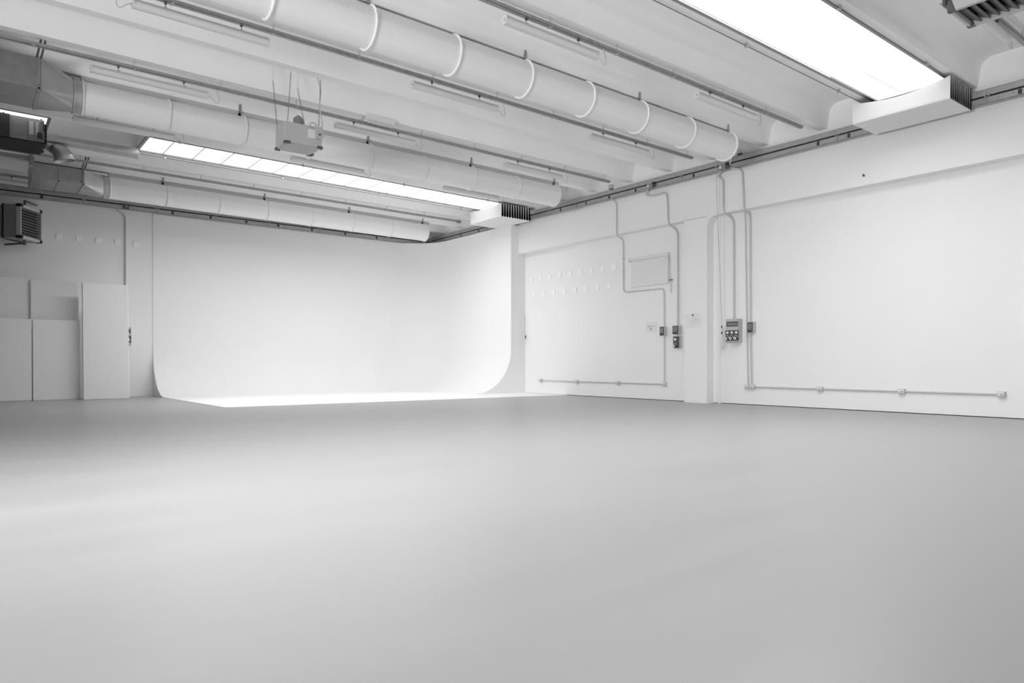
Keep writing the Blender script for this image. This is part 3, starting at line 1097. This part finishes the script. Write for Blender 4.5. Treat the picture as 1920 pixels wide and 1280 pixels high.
jbox(10.02, 'grey junction box on the trunking above the S-bend conduit')
jbox(8.20, 'grey junction box on the trunking above the large socket panel')
MB_ = thing('cable_loop', 'small white cable loop round the trunking above the column', 'cable', (11.55, 8.0, 4.7))
MB().tube(smooth_path([(11.56, 8.02, 4.60), (11.54, 7.99, 4.68), (11.56, 7.97, 4.76), (11.6, 7.99, 4.79), (11.6, 8.04, 4.74)]), 0.009, 6).build('loop', M_WPLAS, MB_)
sn = thing('wall_sensor', 'small white sensor box on the wall just above the trunking', 'sensor', (XF, 11.27, 4.84))
MB().rbox(XF - 0.08, XF, 11.22, 11.32, 4.80, 4.89, 0.015, 'x').build('housing', M_LGREY, sn)
MB().box(XF - 0.07, XF - 0.01, 11.225, 11.315, 4.785, 4.802).build('lens', M_MGREY, sn)
si = thing('alarm_sounder', 'small grey sounder standing on the trunking at the end of the nearest duct', 'alarm', (11.62, 7.86, 4.75))
MB().tube([(11.64, 7.86, 4.75), (11.64, 7.86, 4.79)], 0.05, 14).build('base', M_DGREY, si)
MB().tube([(11.64, 7.86, 4.79), (11.64, 7.86, 4.86), (11.64, 7.86, 4.875)], [0.035, 0.035, 0.02], 14).build('dome', M_PIPE, si, smooth=40)

# ------------------------------------------------------------------ back wall: conduit and switch panel
pipe('conduit', [(3.0, 18.98, 4.54), (2.90, 19.0, 4.54), (2.91, 19.07, 4.45), (3.075, 19.07, 4.36), (3.075, 19.07, 1.66)], 0.018,
     'grey conduit bending down the back wall behind the tall board', 0.1, clips=[(3.06, 19.07, 3.0)])
jb = thing('junction_box', 'dark junction box on the back wall trunking above the conduit', 'junction box', (3.1, 18.96, 4.55), 'junction boxes on the trunking')
MB().box(3.0, 3.13, 18.93, 18.98, 4.50, 4.60).build('housing', M_DGREY, jb, bevel=0.005)
MB().box(3.05, 3.09, 18.925, 18.932, 4.53, 4.57).build('label_plate', M_MGREY, jb)
bp = thing('socket_panel', 'grey switch panel half hidden behind the tall white board', 'electrical panel', (3.1, YB, 1.46))
MB().box(2.98, 3.19, 19.0, YB, 1.25, 1.67).build('enclosure', M_LGREY, bp, bevel=0.006)
MB().box(3.0, 3.165, 18.988, 19.002, 1.53, 1.62).build('breaker_window', M_DGREY, bp)
MB().box(3.0, 3.18, 18.985, 19.002, 1.30, 1.46).build('socket_plate', M_DGREY, bp)
for x in (3.05, 3.12):
    MB().tube([(x, 18.985, 1.38), (x, 18.94, 1.37)], 0.03, 14).build('socket_cap', M_WPLAS, bp, smooth=40)

# ------------------------------------------------------------------ wall heater on the back wall
H = thing('unit_heater', 'dark grey louvred heater high on the back wall above the boards', 'heater', (1.0, 18.5, 3.45))
ang = math.atan2(-0.58, 0.81)
C = Vector((1.14, 18.47, 3.83))
mt = Matrix.Translation(C) @ Matrix.Rotation(ang, 4, 'Z')        # local +x = blowing direction, local y = along the face
MB().box(-0.34, -0.07, -0.35, 0.35, -0.36, 0.36, mt).build('rear_casing', M_HEAT, H, bevel=0.01)
MB().box(-0.362, -0.338, -0.36, 0.36, -0.37, 0.37, mt).build('joint_band', M_HEATD, H)
m = MB()
for y0, y1, z0, z1 in ((-0.36, 0.36, 0.30, 0.36), (-0.36, 0.36, -0.36, -0.30), (-0.36, -0.335, -0.36, 0.36), (0.335, 0.36, -0.36, 0.36)):
    m.box(-0.072, 0.03, y0, y1, z0, z1, mt)
m.build('bezel', M_HEATL, H, bevel=0.006)
MB().box(-0.066, -0.058, -0.3, 0.3, -0.3, 0.3, mt).build('inner_grille', M_DARK, H)
for i in range(10):
    z = -0.27 + i * 0.06
    lm = mt @ Matrix.Translation((-0.015, 0, z)) @ Matrix.Rotation(0.55, 4, 'Y')
    MB().box(-0.026, 0.026, -0.335, 0.335, -0.004, 0.004, lm).build('louvre', M_HEAT, H)
for sy in (-1, 1):
    for sz in (-1, 1):
        MB().box(-0.075, 0.036, sy * 0.325 - 0.042, sy * 0.325 + 0.042, sz * 0.335 - 0.034, sz * 0.335 + 0.034, mt).build('corner_cap', M_HEATD, H, bevel=0.01)
m = MB()
m.tube([mt @ Vector((-0.12, 0.0, 0.36)), mt @ Vector((-0.12, 0.0, 0.50)), (1.30, 19.08, 4.36)], [0.03, 0.02, 0.018], 8)
m.tube([mt @ Vector((-0.12, 0.0, -0.36)), mt @ Vector((-0.12, 0.0, -0.46))], [0.02, 0.03], 8)
m.tube([mt @ Vector((-0.12, 0.0, -0.42)), (0.72, 19.08, 3.42)], 0.022, 8)
m.build('swivel_bracket', M_DGREY, H)
MB().box(-0.52, -0.362, -0.33, 0.33, -0.34, 0.34, mt).build('motor_casing', M_HEAT, H, bevel=0.02)
m = MB()
m.tube(smooth_path([(0.62, 18.9, 4.2), (0.72, 18.62, 4.16), (0.78, 18.55, 4.0), (0.79, 18.5, 3.6), (0.78, 18.55, 3.5)]), 0.018, 6)
m.build('hose', M_DARK, H)

# ------------------------------------------------------------------ downward heater, upper right
Q = thing('unit_heater', 'grey louvred heater cut by the upper right corner of the picture', 'heater', (7.62, 2.2, 4.13))
MB().box(7.40, 7.85, 1.665, 2.665, 4.24, 4.41).build('rear_casing', M_HEATL, Q, bevel=0.008)
m = MB()
for a in ((7.36, 7.405, 1.64, 2.70), (7.84, 7.885, 1.64, 2.70), (7.36, 7.885, 1.64, 1.685), (7.36, 7.885, 2.67, 2.70)):
    m.box(a[0], a[1], a[2], a[3], 4.13, 4.235)
m.build('bezel', M_HEATL, Q, bevel=0.005)
MB().box(7.40, 7.85, 1.665, 2.675, 4.222, 4.232).build('inner_grille', M_DARK, Q)
for i in range(12):
    y = 2.615 - i * 0.077
    lm = Matrix.Translation((7.62, y, 4.165)) @ Matrix.Rotation(0.5, 4, 'X')
    MB().box(-0.22, 0.22, -0.042, 0.042, -0.005, 0.005, lm).build('louvre', M_LOUV, Q)
for x in (7.385, 7.86):
    MB().prism([(2.637, 4.128), (2.711, 4.128), (2.711, 4.24), (2.673, 4.24)], x - 0.03, x + 0.03, 'x').build('corner_cap', M_DGREY, Q, bevel=0.006)
MB().box(7.345, 7.90, 2.72, 2.745, 4.205, 4.43).build('casing_band', M_DGREY, Q)
MB().box(7.38, 7.865, 2.745, 2.79, 4.25, 4.435).build('mounting_plate', M_HEATL, Q, bevel=0.006)
for x in (7.47, 7.74):
    MB().tube([(x, 2.35, 4.40), (x, 2.35, 5.30)], 0.008, 6).build('hanger_rod', M_GALV_D, Q)

# ------------------------------------------------------------------ hanging cabinet with chains
K = thing('hanging_cabinet', 'pale grey cabinet hanging on four chains in front of the middle duct', 'air unit', (3.95, 10.24, 4.0))
cx0, cx1, cy0, cy1, cz0, cz1 = 3.67, 4.22, 10.0, 10.46, 4.0, 4.31
ct = Vector(((cx0 + cx1) / 2, (cy0 + cy1) / 2, 0))
rz = Matrix.Translation(ct) @ Matrix.Rotation(math.radians(-2.5), 4, 'Z') @ Matrix.Translation(-ct)
MB().box(cx0, cx1, cy0, cy1, cz0 + 0.01, cz1, rz).build('cabinet_body', M_BOX, K, bevel=0.012)
m = MB()
m.box(cx0 + 0.05, cx1 - 0.05, cy0 + 0.04, cy1 - 0.04, cz0 - 0.006, cz0 + 0.012, rz)
for i in range(5):
    y = cy0 + 0.08 + i * 0.075
    m.box(cx0 + 0.06, cx1 - 0.06, y, y + 0.02, cz0 - 0.014, cz0 - 0.004, rz)
m.build('underside_tray', M_LGREY, K)
for sx in (cx0, cx1):
    for sy in (cy0, cy1):
        ix = 0.075 if sx == cx0 else -0.075
        iy = 0.075 if sy == cy0 else -0.075
        m = MB()
        m.prism([(sx - ix * 0.12, sy - iy * 0.12), (sx + ix, sy - iy * 0.12), (sx - ix * 0.12, sy + iy)], cz0 - 0.008, cz0 + 0.028, 'z', rz)
        m.build('corner_guard', M_DGREY, K)
MB().tube([(3.90, 10.12, 4.30), (3.90, 10.12, 4.40), (3.92, 10.12, 4.435)], [0.08, 0.075, 0.05], 20).build('top_spout', M_MGREY, K, smooth=40)
MB().box(3.80, 4.10, 10.10, 10.32, 4.305, 4.325).build('top_hatch', M_MGREY, K, bevel=0.006)
m = MB()
m.rbox(4.09, 4.20, 9.93, 9.99, 4.12, 4.29, 0.02, 'y')
m.build('control_box', M_LGREY, K, smooth=40)
MB().box(3.99, 4.09, 9.975, 9.992, 4.12, 4.25).build('rating_plate', M_WPLAS, K)
MB().tube([(4.15, 9.93, 4.18), (4.15, 9.92, 4.18)], 0.015, 12).build('dial', M_DARK, K)
m = MB()
m.tube(smooth_path([(4.0, 9.985, 4.29), (4.03, 9.96, 4.335), (4.09, 9.95, 4.33), (4.11, 9.95, 4.28)]), 0.014, 8)
m.build('hose', M_PIPE, K)
m = MB()
m.tube(smooth_path([(4.17, 9.96, 4.29), (4.21, 9.98, 4.36), (4.18, 10.0, 4.6), (4.20, 10.02, 4.85), (4.19, 10.05, 5.0), (4.12, 10.1, 5.25)]), 0.009, 8)
m.build('power_cable', M_PIPE, K)
for (a, b) in (((3.70, 10.02, 4.31), (3.74, 10.0, 5.02)), ((3.70, 10.44, 4.30), (3.64, 10.46, 5.02)),
               ((4.15, 10.44, 4.31), (4.02, 10.47, 5.0)), ((4.17, 10.02, 4.31), (4.19, 10.0, 5.02))):
    a, b = Vector(a), Vector(b)
    nl = 26
    m = MB()
    for i in range(nl):
        p = a.lerp(b, i / nl)
        q = a.lerp(b, (i + 1.25) / nl)
        d = Vector((0.007, 0, 0)) if i % 2 else Vector((0, 0.007, 0))
        m.tube([p, p * 0.75 + q * 0.25 + d, p * 0.25 + q * 0.75 + d, q, p * 0.25 + q * 0.75 - d, p * 0.75 + q * 0.25 - d, p], 0.0028, 5, False)
    m.build('chain', M_CHAIN, K)
    h = MB()
    h.tube([b, (b.x, b.y, 5.30)], 0.006, 6)
    h.build('ceiling_hook', M_WPLAS, K)

# ------------------------------------------------------------------ gas heater with flues, far left
G = thing('gas_heater', 'dark suspended heater box under the roof at the far left', 'heater', (0.3, 14.7, 4.55))
zb, zt = 4.53, 4.93
MB().box(-0.9, 1.08, 14.3, 15.1, zb, zb + 0.02).build('shaded_bottom', M_HEATD, G)  # underside blackened to stand for the shade beneath the casing
MB().box(-0.9, 1.08, 14.3, 15.1, zb + 0.018, zt).build('casing', M_HEAT, G, bevel=0.008)
MB().box(-0.9, 0.60, 14.28, 14.302, zb + 0.02, zt).build('fan_opening', M_DARK, G)
MB().box(0.65, 0.79, 14.292, 14.3, zb + 0.10, zt - 0.09).build('rating_plate', M_MGREY, G)
MB().box(0.85, 1.02, 14.285, 14.3, zb + 0.06, zt - 0.04).build('access_panel', M_MGREY, G, bevel=0.004)
MB().box(0.865, 0.93, 14.278, 14.287, zb + 0.12, zt - 0.06).build('instruction_sheet', M_LGREY, G)
MB().box(0.955, 1.0, 14.278, 14.287, zb + 0.12, zt - 0.06).build('warning_sheet', M_HEATL, G)
m = MB()
m.box(0.98, 1.05, 14.24, 14.30, zb + 0.08, zb + 0.16)
m.tube(smooth_path([(1.02, 14.26, zb + 0.12), (1.05, 14.24, zb + 0.06), (1.10, 14.24, zb + 0.1), (1.06, 14.25, zb + 0.25), (1.07, 14.25, zt - 0.08), (1.03, 14.26, zt - 0.05)]), 0.01, 6)
m.build('gas_valve', M_DARK, G)
for x in (-0.7, 0.52, 1.04):
    MB().tube([(x, 14.35, zt - 0.02), (x, 14.35, 4.98)], 0.012, 6).build('hanger_rod', M_DGREY, G)
m = MB()
m.box(1.07, 1.12, 14.35, 15.05, zb + 0.02, zt - 0.05)
m.build('flue_flange', M_HEATD, G, bevel=0.01)
m = MB()
m.tube([(1.10, 14.75, 4.752), (2.58, 14.75, 4.745)], [0.08, 0.10], 26)
m.build('flue_pipe', M_FLUE, G, smooth=40)
for x in (1.30, 1.46):
    MB().tube([(x - 0.02, 14.75, 4.752), (x + 0.02, 14.75, 4.752)], 0.09, 26).build('pipe_collar', M_FLUE, G, smooth=40)
m = MB()
m.tube(smooth_path([(1.08, 14.75, 4.60), (1.16, 14.74, 4.60), (1.22, 14.72, 4.56), (1.26, 14.7, 4.53)], 3), 0.06, 18)
m.build('intake_elbow', M_FLUE, G, smooth=25)
m = MB()
m.tube([(1.20, 14.7, 4.585), (1.27, 14.69, 4.57), (1.345, 14.68, 4.53), (1.39, 14.67, 4.46), (1.41, 14.67, 4.38)], [0.06, 0.10, 0.14, 0.162, 0.162], 26, False)
m.build('intake_cowl', M_FLUE, G, smooth=30, solid=0.004)
m = MB()
m.box(-0.98, 1.0, 15.25, 15.29, 4.45, 4.52)
m.box(0.92, 0.98, 15.2, 15.34, 4.35, 4.55)
m.build('support_bar', M_GALV_D, G)
